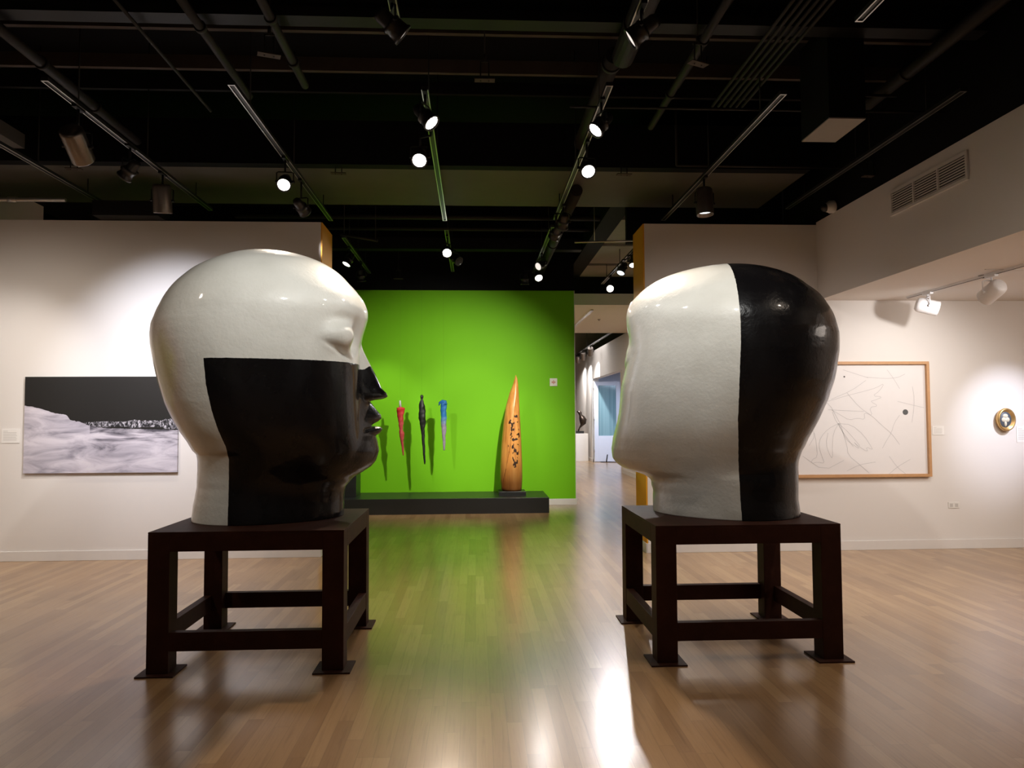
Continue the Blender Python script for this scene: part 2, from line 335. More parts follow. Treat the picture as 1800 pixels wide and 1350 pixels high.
# smooth half width over height
_z = np.linspace(-.4, 2.4, 1401); _v = np.interp(_z, [0, .06, .14, .30, .42, .62, .9, 1.2, 1.45, 1.7, 2.0], [.45, .43, .41, .42, .48, .575, .625, .655, .66, .64, .60])
_k = np.hanning(141); _k /= _k.sum(); WZ = _z[70:-70]; WV = np.convolve(_v, _k, 'valid')
def head_arrays(T, NR, NC, feat, eyes):
    zk = np.array(T['z']); Ht = T['H']; s = np.linspace(0, 1, NR)
    zz = np.minimum(Ht*np.where(s < .8, s/.8*.90, 1-.10*(1-(s-.8)/.2)**2), Ht*.99995)
    def sm(name):
        zf = np.linspace(0, Ht, 801); v = np.interp(zf, zk, np.array(T[name])); k = np.hanning(17); k /= k.sum()
        vp = np.concatenate([2*v[0]-v[8:0:-1], v, np.full(8, v[-1])]); return np.interp(zz, zf, np.convolve(vp, k, 'valid'))
    xf, xb, w = sm('xf'), sm('xb'), np.interp(zz, WZ, WV); zc = Ht-.5
    cl = np.where(zz > zc, np.sqrt(np.clip(1-((zz-zc)/(Ht-zc))**2, 0, 1)), 1.); xf, xb, w = xf*cl, xb*cl, w*cl
    nf = np.interp(zz, [0, .5, 1.0, 1.5, Ht], [2.1, 2.5, 2.6, 2.4, 2.0])
    u = np.linspace(-1, 1, NC, endpoint=False); th = PI*(u*.5+.5*u**3); c, si = np.cos(th)[None], np.sin(th)[None]
    n = np.where(c > 0, nf[:, None], 2.15); cx = (xf*.42+xb*.58)[:, None]
    X = np.where(c > 0, cx+(xf[:, None]-cx)*abs(c)**(2/n), cx-(cx-xb[:, None])*abs(c)**(2/n))
    Y = w[:, None]*np.sign(si)*abs(si)**(2/n); Z = np.repeat(zz[:, None], NC, 1)
    front = sstep(0, .25, c)*np.ones_like(X); aY = abs(Y)
    for f in FACE:
        amp = np.interp(zz, f['z'], f['a'])[:, None]; wid = np.interp(zz, f['z'], f['w'])[:, None]
        X = X + feat*front*amp*np.clip(1-(aY/wid)**f['p'], 0, 1)**f['q']
    # line between the lips
    X = X - feat*front*.050*np.exp(-((Z-MOUTH_Z+.22*aY)/.013)**2)*np.clip(1-(aY/.22)**2, 0, 1)
    for sg in (-1, 1):
        ex, ey, ez, ek = eyes; yy = Y*sg; a = (X-ex)*-.69+(yy-ey)*.72; dz = Z-ez; near = (yy > .05)*front*ek
        ball = np.exp(-((a/.135)**2+(dz/.088)**2)**1.5)
        sock = np.exp(-(((a+.205)/.060)**2+((dz-.01)/.12)**2)) + .40*np.exp(-(((a+.05)/.13)**2+((dz-.135)/.05)**2))
        cr = np.exp(-((dz+.098-.40*np.clip(a, -.16, .16))/.020)**2)*np.exp(-((a+.02)/.14)**4)
        dd = near*(.066*ball-.060*sock-.030*cr)
        X = X+.72*dd; Y = Y+.69*sg*dd
    return X, Y, Z, zz
def make_head(name, key, cx, cy, ang, sg, z0, mat, feat, eyes, glaze, stain=None):
    X, Y, Z, zz = head_arrays(HEAD_TABLES[key], 300, 400, feat, eyes); NR, NC = X.shape
    fx, fy = sg*math.cos(ang), math.sin(ang); lx, ly = -fy, fx
    WX, WY = X*fx+Y*lx, X*fy+Y*ly
    V = np.stack([WX, WY, Z], -1).reshape(-1, 3); i = np.arange(NR-1)[:, None]*NC; k = np.arange(NC)[None]; k2 = (k+1) % NC
    F = np.stack([i+k, i+k2, i+NC+k2, i+NC+k], -1).reshape(-1, 4).tolist()
    if fx*ly-fy*lx < 0: F = [t[::-1] for t in F]
    F.append(list(range((NR-1)*NC, NR*NC))); F.append(list(range(NC))[::-1])
    me = bpy.data.meshes.new(name); me.from_pydata(V.tolist(), [], F); me.update()
    me.polygons.foreach_set('use_smooth', [True]*(len(F)-1)+[False])
    a = me.attributes.new('glaze', 'FLOAT', 'POINT'); a.data.foreach_set('value', glaze(X, Y, Z, WX, WY).ravel().astype(np.float32))
    if stain is not None:
        a = me.attributes.new('stain', 'FLOAT', 'POINT'); a.data.foreach_set('value', stain(X, Y, Z).ravel().astype(np.float32))
    bm = bmesh.new(); bm.from_mesh(me); bmesh.ops.recalc_face_normals(bm, faces=bm.faces); bm.to_mesh(me); bm.free()
    me.materials.append(mat); o = bpy.data.objects.new(name, me); COL.objects.link(o); o.location = (cx, cy, z0); return o
def glaze_left(X, Y, Z, WX, WY):
    xb = np.interp(Z, [0, .286, .457, .544, .647, .787, .957, 1.122, 2.2], [-.259, -.256, -.255, -.272, -.315, -.358, -.393, -.408, -.42])
    dip = 1.135 - .03*np.exp(-((abs(Y)-.10)/.03)**2)*(X > .5)
    return np.minimum(dip-Z, X-xb)
def stain_left(X, Y, Z):
    return sstep(-.40, -.74, X)*np.exp(-((Z-1.0)/.42)**2)*1.25 + sstep(-.2, -.5, X)*np.exp(-((Z-.2)/.3)**2)*.5
def glaze_right(X, Y, Z, WX, WY):
    # upright plane, turned a little from the view: black behind it
    px, py = 1.9+WX, 5.6+WY
    xe = np.interp(py, [4.9, 5.6, 6.4], [1.79, 1.919, 2.06]) + np.interp(Z, [0, .3, .7, 1.2, 1.9], [.03, .02, -.01, 0, 0])
    return px-xe
TABLE_Z = .915
o = make_head('ceramic_head_sculpture', 'L', -1.55, 5.65, math.radians(15), 1, TABLE_Z, M['ceramicL'], 1.0, (.475, .485, 1.315, 1.05), glaze_left, stain_left)
tag(o, 'giant glazed ceramic head facing right, white crown with black lower face, closed eyes', 'sculpture')
o = make_head('ceramic_head_sculpture', 'R', 1.90, 5.60, math.radians(36), -1, TABLE_Z, M['ceramicR'], .30, (.60, .22, 1.20, .3), glaze_right)
tag(o, 'giant glazed ceramic head turned left, white face half and black back half', 'sculpture')

# ------------------------------------------------------------------ steel stands
def steel_stand(x0, x1, y0, y1, label):
    r = empty('steel_stand', ((x0+x1)/2, (y0+y1)/2, 0), label, 'pedestal', 'rusted steel stands under the ceramic heads')
    R_ = M['rust']; H = TABLE_Z; L = .14
    MB().box(x0, x1, y0, y1, H-.012, H).build('top_plate', R_, r, bevel=.002)
    ap = .115
    for a in ((x0+L, x1-L, y0, y0+.03), (x0+L, x1-L, y1-.03, y1), (x0, x0+.03, y0+L, y1-L), (x1-.03, x1, y0+L, y1-L)):
        MB().box(*a, H-.012-ap, H-.012).build('apron', R_, r, bevel=.002)
    for a in ((x0+L, x1-L, y0+.002, y0+.06), (x0+L, x1-L, y1-.06, y1-.002), (x0+.002, x0+.06, y0+L, y1-L), (x1-.06, x1-.002, y0+L, y1-L)):
        MB().box(*a, .15, .27).build('stretcher', R_, r, bevel=.002)
    for cx in (x0, x1-L):
        for cy in (y0, y1-L):
            lg = MB().box(cx, cx+L, cy, cy+L, .01, H-.012).build('leg', R_, r, bevel=.003)
            ox = -.035; sxx = cx+(-.02 if cx == x0 else -.06)
            pl = MB().box(cx-.05, cx+L+.05, cy-.05, cy+L+.05, 0, .01)
            p = pl.build('foot_plate', R_, lg) if False else None
            me = pl; me.v = [(a-r.location.x, b-r.location.y, c) for a, b, c in me.v]
            fp = me.build('foot_plate', M['rust']); fp.parent = lg
    return r
steel_stand(-2.12, -.862, 4.94, 6.09, 'rusted dark steel stand under the head with the black face')
steel_stand(1.205, 2.475, 4.94, 6.09, 'rusted dark steel stand under the head with the white face')

# ------------------------------------------------------------------ platform, pedestal, carved wood
MB().box(-5.6, 1.265, 12.73, 13.87, 0, .265).build('display_platform', M['platform'], bevel=.004)
tag(bpy.data.objects['display_platform'], 'long low black display platform against the green wall', 'platform')
o = MB().box(-2.75, -2.08, 13.1, 13.6, .265, 1.6).build('black_pedestal', M['platform'], bevel=.004)
tag(o, 'black pedestal at the left end of the platform, mostly hidden by the head', 'pedestal')

tk = empty('carved_wood_sculpture', (.65, 13.28, .265), 'tall pointed carved wooden sculpture with dark pierced marks on the black platform', 'sculpture')
q = N('honey_carved_wood'); sx = q.n('ShaderNodeSeparateXYZ'); q.l(q.obj(), sx.inputs[0])
gr = q.noise(2.0, 5, .6, vec=q.mapv((9, 9, .9))); wood = q.ramp(gr, [(.25, (.36, .13, .025)), (.5, (.62, .27, .06)), (.75, (.72, .36, .09))])
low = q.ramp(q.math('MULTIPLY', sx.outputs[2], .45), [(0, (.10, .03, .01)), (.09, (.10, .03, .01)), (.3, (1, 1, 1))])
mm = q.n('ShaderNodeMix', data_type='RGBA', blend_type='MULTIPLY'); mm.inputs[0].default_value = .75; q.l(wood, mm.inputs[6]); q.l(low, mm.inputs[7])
hol = q.noise(19, 2, .5, vec=q.mapv((1, 1, .6)))
band = q.math('MULTIPLY', q.math('LESS_THAN', q.math('ABSOLUTE', q.math('SUBTRACT', sx.outputs[0], .03)), q.math('SUBTRACT', .115, q.math('MULTIPLY', q.math('ABSOLUTE', q.math('SUBTRACT', sx.outputs[2], 1.0)), .10))),
              q.math('MULTIPLY', q.math('GREATER_THAN', sx.outputs[2], .45), q.math('LESS_THAN', sx.outputs[2], 1.42)))
k = q.math('MULTIPLY', q.math('GREATER_THAN', hol, .56), band)
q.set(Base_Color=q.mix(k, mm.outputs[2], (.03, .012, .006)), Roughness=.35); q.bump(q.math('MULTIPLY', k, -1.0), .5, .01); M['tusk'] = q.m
# outline of the carving over height above its block: left, right and the height of the fold between its two leaves
hz = [0, .04, .2, .45, .8, 1.2, 1.5, 1.75, 1.9, 2.0, 2.07]
xl = [-.165, -.19, -.21, -.205, -.185, -.145, -.10, -.03, .03, .06, .08]
xr = [.165, .18, .19, .19, .178, .160, .145, .135, .125, .110, .085]
fo = [-.16, -.17, -.16, -.10, -.03, .02, .06, .10, .09, .09, .083]
dp = [.13, .15, .16, .16, .15, .13, .105, .07, .04, .02, .003]
mb = MB(); NZ = 90; NA = 140; vs = []
for i in range(NZ+1):
    z = 2.07*i/NZ; a, b, c, e = (float(np.interp(z, hz, t)) for t in (xl, xr, fo, dp))
    for kk in range(NA):
        th = 2*PI*kk/NA; x = (a+b)/2+(b-a)/2*math.cos(th); yv = e*math.sin(th)
        if math.sin(th) < 0:
            wdt = (b-a)
            yv += (-.055*math.exp(-((x-c)/(.55*wdt+.004))**2) if x <= c else .03*math.exp(-((x-c)/(.35*wdt+.004))**2))*min(1, e/.12)
        vs.append((x+.65, 13.28+yv, z+.335))
mb.add(vs, [(i*NA+k, i*NA+(k+1) % NA, (i+1)*NA+(k+1) % NA, (i+1)*NA+k) for i in range(NZ) for k in range(NA)] + [tuple(range(NA))[::-1], tuple(range(NZ*NA, NZ*NA+NA))], True)
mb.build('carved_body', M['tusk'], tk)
MB().box(.41, .89, 13.08, 13.5, .265, .335).build('base_block', M['platform'], tk, bevel=.004)

# ------------------------------------------------------------------ three hanging figures
def yarn(name, stops):
    q = N(name); sx = q.n('ShaderNodeSeparateXYZ'); q.l(q.obj(), sx.inputs[0])
    nz = q.noise(22, 4, .7, vec=q.mapv((1, 1, 3))); base = q.ramp(q.math('ADD', sx.outputs[2], q.math('MULTIPLY', q.math('SUBTRACT', nz, .5), .18)), stops)
    dk = q.mix(q.math('MULTIPLY', nz, .5), base, (.02, .02, .03)); q.set(Base_Color=dk, Roughness=.55); q.bump(nz, .6, .01); return q.m
def figure(name, label, prof, top, mat, lean, extra=None):
    """prof: (height below the top, half width); lean: sideways drift of the tip"""
    x, y, z = top; r = empty(name, (x, y, z-prof[-1][0]), label, 'sculpture')
    Lh = prof[-1][0]; ns = 60; n = 18; mb = MB(); vs = []
    for i in range(ns+1):
        hgt = Lh*i/ns; w = float(np.interp(hgt, [p[0] for p in prof], [p[1] for p in prof])); dx = lean*(hgt/Lh)**1.5
        for k in range(n):
            a = 2*PI*k/n; rr = w*(1+.10*math.sin(3*a+hgt*28)+.05*math.sin(hgt*70+a))
            vs.append((x+dx+rr*math.cos(a), y+rr*.8*math.sin(a), z-hgt))
    mb.add(vs, [(i*n+k, (i+1)*n+k, (i+1)*n+(k+1) % n, i*n+(k+1) % n) for i in range(ns) for k in range(n)] + [tuple(range(n)), tuple(range(ns*n, ns*n+n))[::-1]], True)
    mb.build('figure_body', mat, r)
    MB().tube([(x, y, z-.01), (x, y, 5.6)], .0005, 5).build('suspension_line', M['blackgloss'], r)
    if extra: extra(r, x, y, z)
    return r
red = yarn('red_bound_cloth', [(.0, (.55, .05, .06)), (.55, (.62, .06, .06)), (.8, (.7, .02, .02))])
blk = plain('black_bound_cloth', (.006, .006, .006), .5, var=.5, scale=40, bump=.5)
blu = yarn('blue_and_grey_cloth', [(.0, (.38, .30, .40)), (.42, (.40, .34, .48)), (.52, (.16, .30, .55)), (.62, (.02, .22, .60)), (.85, (.01, .16, .5))])
def red_top(r, x, y, z):
    MB().tube([(x, y, z-.02), (x-.005, y, z+.12)], [.024, .016], 10).build('grey_stub', plain('grey_tube', (.42, .44, .42), .5), r)
def blue_top(r, x, y, z):
    MB().tube([(x+.02, y, z-.06), (x+.015, y, z-.005), (x-.02, y, z+.0), (x-.07, y, z-.02), (x-.085, y, z-.07)], [.045, .045, .035, .018, .008], 12).build('curled_tip', blu, r)
figure('hanging_figure', 'red bound cloth figure tapering to a point, leftmost of three on green wall', [(0, .03), (.012, .075), (.06, .07), (.14, .055), (.28, .045), (.40, .03), (.46, .046), (.52, .040), (.60, .026), (.75, .018), (.86, .010)], (-1.335, 13.3, 1.835), red, .055, red_top)
figure('hanging_figure', 'long black bound cloth figure between the red and the blue one', [(0, .012), (.015, .028), (.05, .028), (.08, .016), (.11, .03), (.2, .055), (.4, .062), (.5, .055), (.62, .035), (.8, .026), (1.0, .022), (1.2, .016), (1.24, .008)], (-.955, 13.3, 2.055), blk, .055)
figure('hanging_figure', 'blue and grey bound cloth figure with a curled top', [(0, .03), (.03, .058), (.15, .05), (.3, .05), (.42, .045), (.52, .042), (.6, .03), (.75, .024), (.87, .014)], (-.565, 13.3, 1.93), blu, .01, blue_top)

# ------------------------------------------------------------------ pictures and cards on the walls
q = N('black_and_white_landscape_print'); sx = q.n('ShaderNodeSeparateXYZ'); q.l(q.obj(), sx.inputs[0]); px, pz = sx.outputs[0], sx.outputs[2]
# px 0..1.76, pz 0..1.13
fc = q.n('ShaderNodeFloatCurve'); q.l(q.math('DIVIDE', px, 1.76), fc.inputs['Value']); cu = fc.mapping.curves[0]
pts = [(0, .70), (.10, .67), (.20, .62), (.27, .60), (.30, .55), (.36, .53), (.42, .49), (.5, .47), (.7, .455), (1, .44)]
cu.points[0].location = pts[0]; cu.points[1].location = pts[-1]
for p in pts[1:-1]: cu.points.new(*p)
fc.mapping.update()
cv = q.n('ShaderNodeCombineXYZ'); q.l(px, cv.inputs[0]); q.l(pz, cv.inputs[2])
v = q.math('DIVIDE', pz, 1.13)
fn = q.noise(24, 4, .7, vec=cv.outputs[0])
edge = q.math('SUBTRACT', q.math('ADD', fc.outputs[0], q.math('MULTIPLY', q.math('SUBTRACT', fn, .5), .03)), v)
snowmask = q.math('GREATER_THAN', edge, 0)
vm = q.n('ShaderNodeMapping'); q.l(cv.outputs[0], vm.inputs[0]); vm.inputs['Scale'].default_value = (1.2, 1, 4.5); vm.inputs['Rotation'].default_value = (0, .22, 0)
sn = q.noise(1.7, 5, .6, vec=vm.outputs[0], dist=.8)
snow = q.ramp(sn, [(.30, (.20, .19, .23)), (.46, (.44, .41, .47)), (.62, (.62, .58, .64)), (.8, (.70, .67, .70))])
dk = q.ramp(q.math('ADD', sn, q.math('MULTIPLY', q.math('SUBTRACT', edge, .1), 1.2)), [(.33, (.05, .05, .07)), (.55, (1, 1, 1))])
mu = q.n('ShaderNodeMix', data_type='RGBA', blend_type='MULTIPLY'); q.l(q.math('MULTIPLY', q.math('GREATER_THAN', px, .75), .8), mu.inputs[0]); q.l(snow, mu.inputs[6]); q.l(dk, mu.inputs[7])
# snowy trees: bright speckle in a thin band on the right
tn = q.noise(26, 5, .8, vec=q.mapv((1.3, 1, .8))); tbig = q.noise(5, 3, .6, vec=q.mapv((1, 1, .3)))
bl = q.math('MULTIPLY', q.math('GREATER_THAN', px, .68), q.math('LESS_THAN', q.math('ABSOLUTE', q.math('SUBTRACT', v, .505)), q.math('MULTIPLY', px, q.math('MULTIPLY', tbig, .055))))
treec = q.ramp(tn, [(.48, (.01, .01, .012)), (.62, (.66, .63, .70))])
sky = q.mix(bl, (.012, .011, .010), treec)
q.set(Base_Color=q.mix(snowmask, sky, mu.outputs[2]), Roughness=.45); M['landscape'] = q.m
o = MB().box(-5.27, -3.51, 8.935, 8.968, 1.02, 2.15).build('landscape_print', M['landscape'], loc=(-5.27, 8.935, 1.02))
tag(o, 'black and white snowy landscape print on the left wall', 'picture')

def card(name, x0, x1, z0, z1, y, label, lines=7, cat='label'):
    r = empty(name, ((x0+x1)/2, y, z0), label, cat)
    MB().box(x0, x1, y-.006, y, z0, z1).build('card', M['label'], r)
    t = MB(); w = x1-x0; hh = z1-z0
    for k in range(lines):
        zz = z1-hh*(.14+.74*k/lines); t.box(x0+w*.1, x0+w*(.35 if k == 0 else random.uniform(.8, .9)), y-.0068, y-.006, zz-hh*.035, zz)
    t.build('printed_lines', M['print'], r); return r
card('wall_label', -5.54, -5.335, 1.375, 1.54, 8.97, 'small white wall label left of the snowy landscape print')
card('wall_label', 5.66, 5.81, 1.40, 1.51, 8.92, 'small white wall label right of the framed line drawing')
card('wall_label', 6.74, 6.95, 1.30, 1.50, 8.92, 'white wall label at the right edge beside the gilt oval')

# framed drawing
FX0, FX1, FZ0, FZ1, FY = 3.45, 5.61, .89, 2.31, 8.92
fr = empty('framed_drawing', ((FX0+FX1)/2, FY, FZ0), 'large white line drawing in thin pale wood frame, partly behind the right head', 'picture')
fm = MB(); t = .035
for a in ((FX0, FX1, FZ0, FZ0+t), (FX0, FX1, FZ1-t, FZ1), (FX0, FX0+t, FZ0+t, FZ1-t), (FX1-t, FX1, FZ0+t, FZ1-t)): fm.box(a[0], a[1], FY-.06, FY, a[2], a[3])
fm.build('frame', M['frame'], fr, bevel=.002)
MB().box(FX0+t, FX1-t, FY-.022, FY-.01, FZ0+t, FZ1-t).build('drawing_sheet', M['paper'], fr)
def zp(cx, cy):  # a point of the drawing, read off at its own wall plane
    p = at(1400+cx/2.7, 450+cy/2.7, y=FY-.023); return (p.x, p.z)
strokes = [
 [(150,690),(230,665),(330,640),(380,625),(418,603),(395,640),(360,665),(412,668),(370,685),(350,690),(390,712),(345,718),(362,760),(320,740),(325,778),(290,768),(250,780),(210,755),(180,738),(165,730)],
 [(150,730),(260,735),(320,738)], [(240,650),(300,720),(360,760),(400,800),(450,840),(490,895)], [(550,620),(560,680),(555,740),(548,790)],
 [(480,690),(540,705),(605,720)], [(490,755),(465,790),(450,840),(425,880),(408,912)], [(430,540),(460,580),(490,630)], [(330,575),(420,582),(480,578),(515,560)],
 [(220,540),(340,578)], [(200,795),(260,800),(320,850),(355,905),(362,920),(330,905),(340,932),(290,900),(270,880),(305,920),(260,890),(235,870),(200,795)],
 [(200,795),(150,820),(115,860),(105,900),(120,950),(135,985),(100,978),(70,985),(75,965),(100,955),(95,890),(85,840)],
 [(200,795),(175,840),(170,900),(172,965),(155,940),(140,890),(150,840)], [(210,800),(240,900),(245,945),(300,990),(345,1030)], [(240,1020),(300,990),(375,978)],
 [(440,1035),(480,1000),(540,965)], [(440,950),(480,1005),(520,1035)], [(30,950),(130,1020),(225,970)], [(170,740),(190,790),(205,800)], [(165,680),(260,640),(330,590)],
 [(200,795),(250,840),(300,900)], [(195,795),(230,850),(270,905)], [(110,700),(150,690),(210,800)], [(60,900),(90,850),(60,800)]]
ln = MB(); y = FY-.0235
for st in strokes:
    P = [zp(*p) for p in st]
    # smooth a little by midpoint insertion
    Q = [P[0]]
    for a, b in zip(P, P[1:]): Q += [(a[0]*.75+b[0]*.25, a[1]*.75+b[1]*.25), (a[0]*.25+b[0]*.75, a[1]*.25+b[1]*.75)]
    Q.append(P[-1]); w = .0017
    for a, b in zip(Q, Q[1:]):
        if min(a[0], b[0]) < FX0+t: continue
        dx, dz = b[0]-a[0], b[1]-a[1]; L = math.hypot(dx, dz) or 1; nx, nz_ = -dz/L*w, dx/L*w
        ln.add([(a[0]+nx, y, a[1]+nz_), (b[0]+nx, y, b[1]+nz_), (b[0]-nx, y, b[1]-nz_), (a[0]-nx, y, a[1]-nz_)], [(0, 1, 2, 3)])
ln.build('drawn_lines', M['ink'], fr)
for (cx, cy, rr) in ((517, 741, .034), (227, 573, .010)):
    p = zp(cx, cy); MB().lathe([(0, rr), (.003, rr), (.003, 0)], (p[0], FY-.022, p[1]), (0, -1, 0), 24, False).build('dark_disc', M['darkdot'], fr)

# gilt oval
ov = empty('oval_relief', (6.575, 8.92, 1.45), 'small gilt oval dish with dark and white relief on the right wall', 'artwork')
def ovalring(prof, name, mat):
    n = 40; vs = [(6.575+rx*math.cos(2*PI*k/n), 8.92-dy, 1.585+rx*1.25*math.sin(2*PI*k/n)) for dy, rx in prof for k in range(n)]
    mb = MB().add(vs, [(i*n+k, i*n+(k+1) % n, (i+1)*n+(k+1) % n, (i+1)*n+k) for i in range(len(prof)-1) for k in range(n)], True)
    return mb
ovalring([(0, .10), (.05, .115), (.075, .11), (.075, .095), (.04, .08), (.038, 0)], '', None).build('gilt_rim', M['gold'], ov)
ovalring([(.040, .078), (.044, .076), (.044, 0)], '', None).build('dark_ground', plain('slate_blue_ground', (.06, .08, .11), .5, var=.5, scale=40), ov)
rl = MB()
for (dx, dz, a, b) in ((0, .045, .035, .028), (-.02, -.0, .03, .03), (.025, .0, .03, .03), (.0, -.05, .016, .035), (.0, -.005, .04, .022)):
    rl.lathe([(0, 1), (.4, .9), (.8, .5), (1, 0)], (0, 0, 0), (0, -1, 0), 16)
    n0 = len(rl.v)-64
    rl.v[n0:] = [(6.575+dx+v_[0]*a, 8.92-.043+v_[1]*.012, 1.585+dz+v_[2]*b) for v_ in rl.v[n0:]]
rl.build('white_relief', plain('ivory_relief', (.62, .60, .50), .4), ov)
# socket plate
sp = empty('socket_plate', (5.905, 8.92, .49), 'white double socket plate low on the right wall', 'socket')
MB().box(5.835, 5.975, 8.912, 8.92, .495, .57).build('plate', M['plastic'], sp, bevel=.002)
for xx in (5.872, 5.938): MB().box(xx-.018, xx+.018, 8.910, 8.912, .512, .553).build('socket_insert', plain('grey_socket', (.52, .50, .47), .4), sp)
# thermostat like plate on the green wall
tp = empty('control_plate', (1.479, 13.89, 2.23), 'white control plate with red mark near the green wall edge', 'control')
MB().box(1.405, 1.55, 13.875, 13.89, 2.225, 2.375).build('plate', M['plastic'], tp, bevel=.012)
MB().box(1.44, 1.515, 13.872, 13.875, 2.285, 2.315).build('red_mark', M['redtext'], tp)
MB().box(1.47, 1.485, 13.8715, 13.875, 2.262, 2.34).build('red_stroke', M['redtext'], tp)

# far pedestal with bronze, cable on the floor
o = MB().box(3.60, 4.18, 27.3, 27.9, 0, 1.02).build('white_pedestal', M['trim'], bevel=.004); tag(o, 'white box pedestal far down the passage', 'pedestal')
bz = empty('bronze_sculpture', (4.0, 27.6, 1.02), 'small dark curved bronze sculpture on the far white pedestal', 'sculpture')
MB().box(3.66, 4.05, 27.45, 27.75, 1.02, 1.11).build('black_base', M['platform'], bz)
MB().tube([(3.86, 27.6, 1.11), (3.90, 27.6, 1.22), (3.98, 27.6, 1.32), (4.03, 27.6, 1.42), (4.04, 27.6, 1.52), (3.99, 27.6, 1.62), (3.95, 27.6, 1.70), (3.93, 27.6, 1.78), (3.86, 27.6, 1.84), (3.80, 27.6, 1.83)],
          [.03, .022, .05, .125, .14, .11, .06, .07, .05, .01], 14).build('bronze_form', M['bronze'], bz)
cb = MB().tube([(4.72, 26.55, .015), (4.75, 26.5, .28)], .02, 8).tube([(4.5, 26.5, .008), (4.75, 26.4, .008), (5.0, 26.2, .008), (5.3, 25.9, .008)], .008, 6)
tag(cb.build('power_cable', M['black']), 'black cable and plug on the floor before the glazed door', 'cable')

# ------------------------------------------------------------------ header vent, camera, little plates
vt = empty('air_vent', (4.25, 6.66, 3.7), 'long white louvred air vent on the right header wall', 'vent')
def hv(y, z): return (4.25, y, z)
fm = MB(); x0, x1 = 4.232, 4.25
for a in ((6.07, 7.26, 3.90, 3.93), (6.07, 7.26, 3.67, 3.70), (6.07, 6.10, 3.70, 3.90), (7.23, 7.26, 3.70, 3.90), (6.475, 6.495, 3.70, 3.90), (6.85, 6.87, 3.70, 3.90)): fm.box(x0, x1, *a)
fm.build('vent_frame', M['trim'], vt, bevel=.002)
MB().box(4.2485, 4.2495, 6.10, 7.23, 3.70, 3.90).build('dark_back', M['darkslot'], vt)
sl = MB()
for k in range(8):
    z = 3.708+k*.0245; sl.box(4.236, 4.248, 6.10, 7.23, z, z+.008)
sl.build('louvre', M['trim'], vt)

cd = empty('security_camera', (4.20, 8.55, 4.10), 'white dome security camera at the top of the header wall', 'camera')
MB().lathe([(0, .075), (.05, .075), (.075, .06), (.10, .05)], (4.25, 8.46, 4.12), (-1, 0, -.15), 20).build('housing', M['plastic'], cd)
MB().lathe([(.10, .05), (.125, .045), (.145, .028), (.152, 0)], (4.25, 8.46, 4.12), (-1, 0, -.15), 20).build('dark_dome', M['blackgloss'], cd)

# ------------------------------------------------------------------ tracks
TZ = 4.30
def track(x, y0, y1, label, z=TZ, green=False):
    r = empty('lighting_track', (x, (y0+y1)/2, z), label, 'lighting track', 'parallel lighting tracks under the black ceiling')
    w = .028
    MB().box(x-w+.007, x+w-.007, y0+.008, y1-.008, z+.006, z+.03).build('channel', M['trackblack'], r)
    sd = MB(); sd.box(x-w, x-w+.007, y0, y1, z, z+.03); sd.box(x+w-.007, x+w, y0, y1, z, z+.03)
    sd.box(x-w+.007, x+w-.007, y0, y0+.008, z, z+.03); sd.box(x-w+.007, x+w-.007, y1-.008, y1, z, z+.03)
    sd.build('side_rail', M['trackblack'], r)
    s_ = MB(); s_.box(x-w, x-w+.009, y0, y1, z-.003, z); s_.box(x+w-.009, x+w, y0, y1, z-.003, z)
    s_.box(x-w+.009, x+w-.009, y0, y0+.014, z-.003, z); s_.box(x-w+.009, x+w-.009, y1-.014, y1, z-.003, z)
    s_.build('bright_edge', M['track'], r)
    for yy in (y0+.5, (y0+y1)/2, y1-.5):
        ztop = 4.5 if 8.42 < yy < 9.9 else 4.595 if (x > 2.2 and yy > 10.9 and yy < 15.4) else 5.6
        MB().tube([(x, yy, z+.03), (x, yy, ztop)], .006, 6).build('hanger_rod', M['black'], r)
    return r
TX = dict(a=-4.58, b=-3.36, c=-1.93, d=-.40, e=1.085, f=2.55, g=4.01)
track(TX['a'], 6.4, 9.4, 'leftmost lighting track, crossing above the left wall')
track(TX['b'], 5.85, 9.5, 'lighting track with two big cans at the left')
track(TX['c'], 5.87, 9.95, 'lighting track above the left head')
track(TX['d'], 5.9, 9.9, 'lighting track left of centre, tinted green by the wall')
track(TX['e'], 5.77, 9.8, 'lighting track right of centre beside the round duct')
track(TX['f'], 5.87, 9.8, 'lighting track over the right head')
track(TX['g'], 5.76, 9.2, 'rightmost dim lighting track beside the header wall')
track(TX['c'], 10.9, 13.6, 'far lighting track behind the left wall end')
track(TX['d'], 10.4, 13.4, 'far lighting track before the green wall, at centre')
track(TX['e'], 10.2, 13.5, 'far lighting track before the green wall, right of centre')
track(TX['f'], 11.0, 14.6, 'far lighting track behind the yellow edge of right wall')
track(TX['d']-.12, 1.0, 5.0, 'near lighting track overhead left of centre')
track(TX['e'], 1.0, 4.95, 'near lighting track overhead right of centre')
track(TX['f']+.04, 1.0, 4.75, 'near lighting track at the top right with lit end')
track(3.92, 20.8, 30.5, 'lighting track far down the passage', z=4.05)

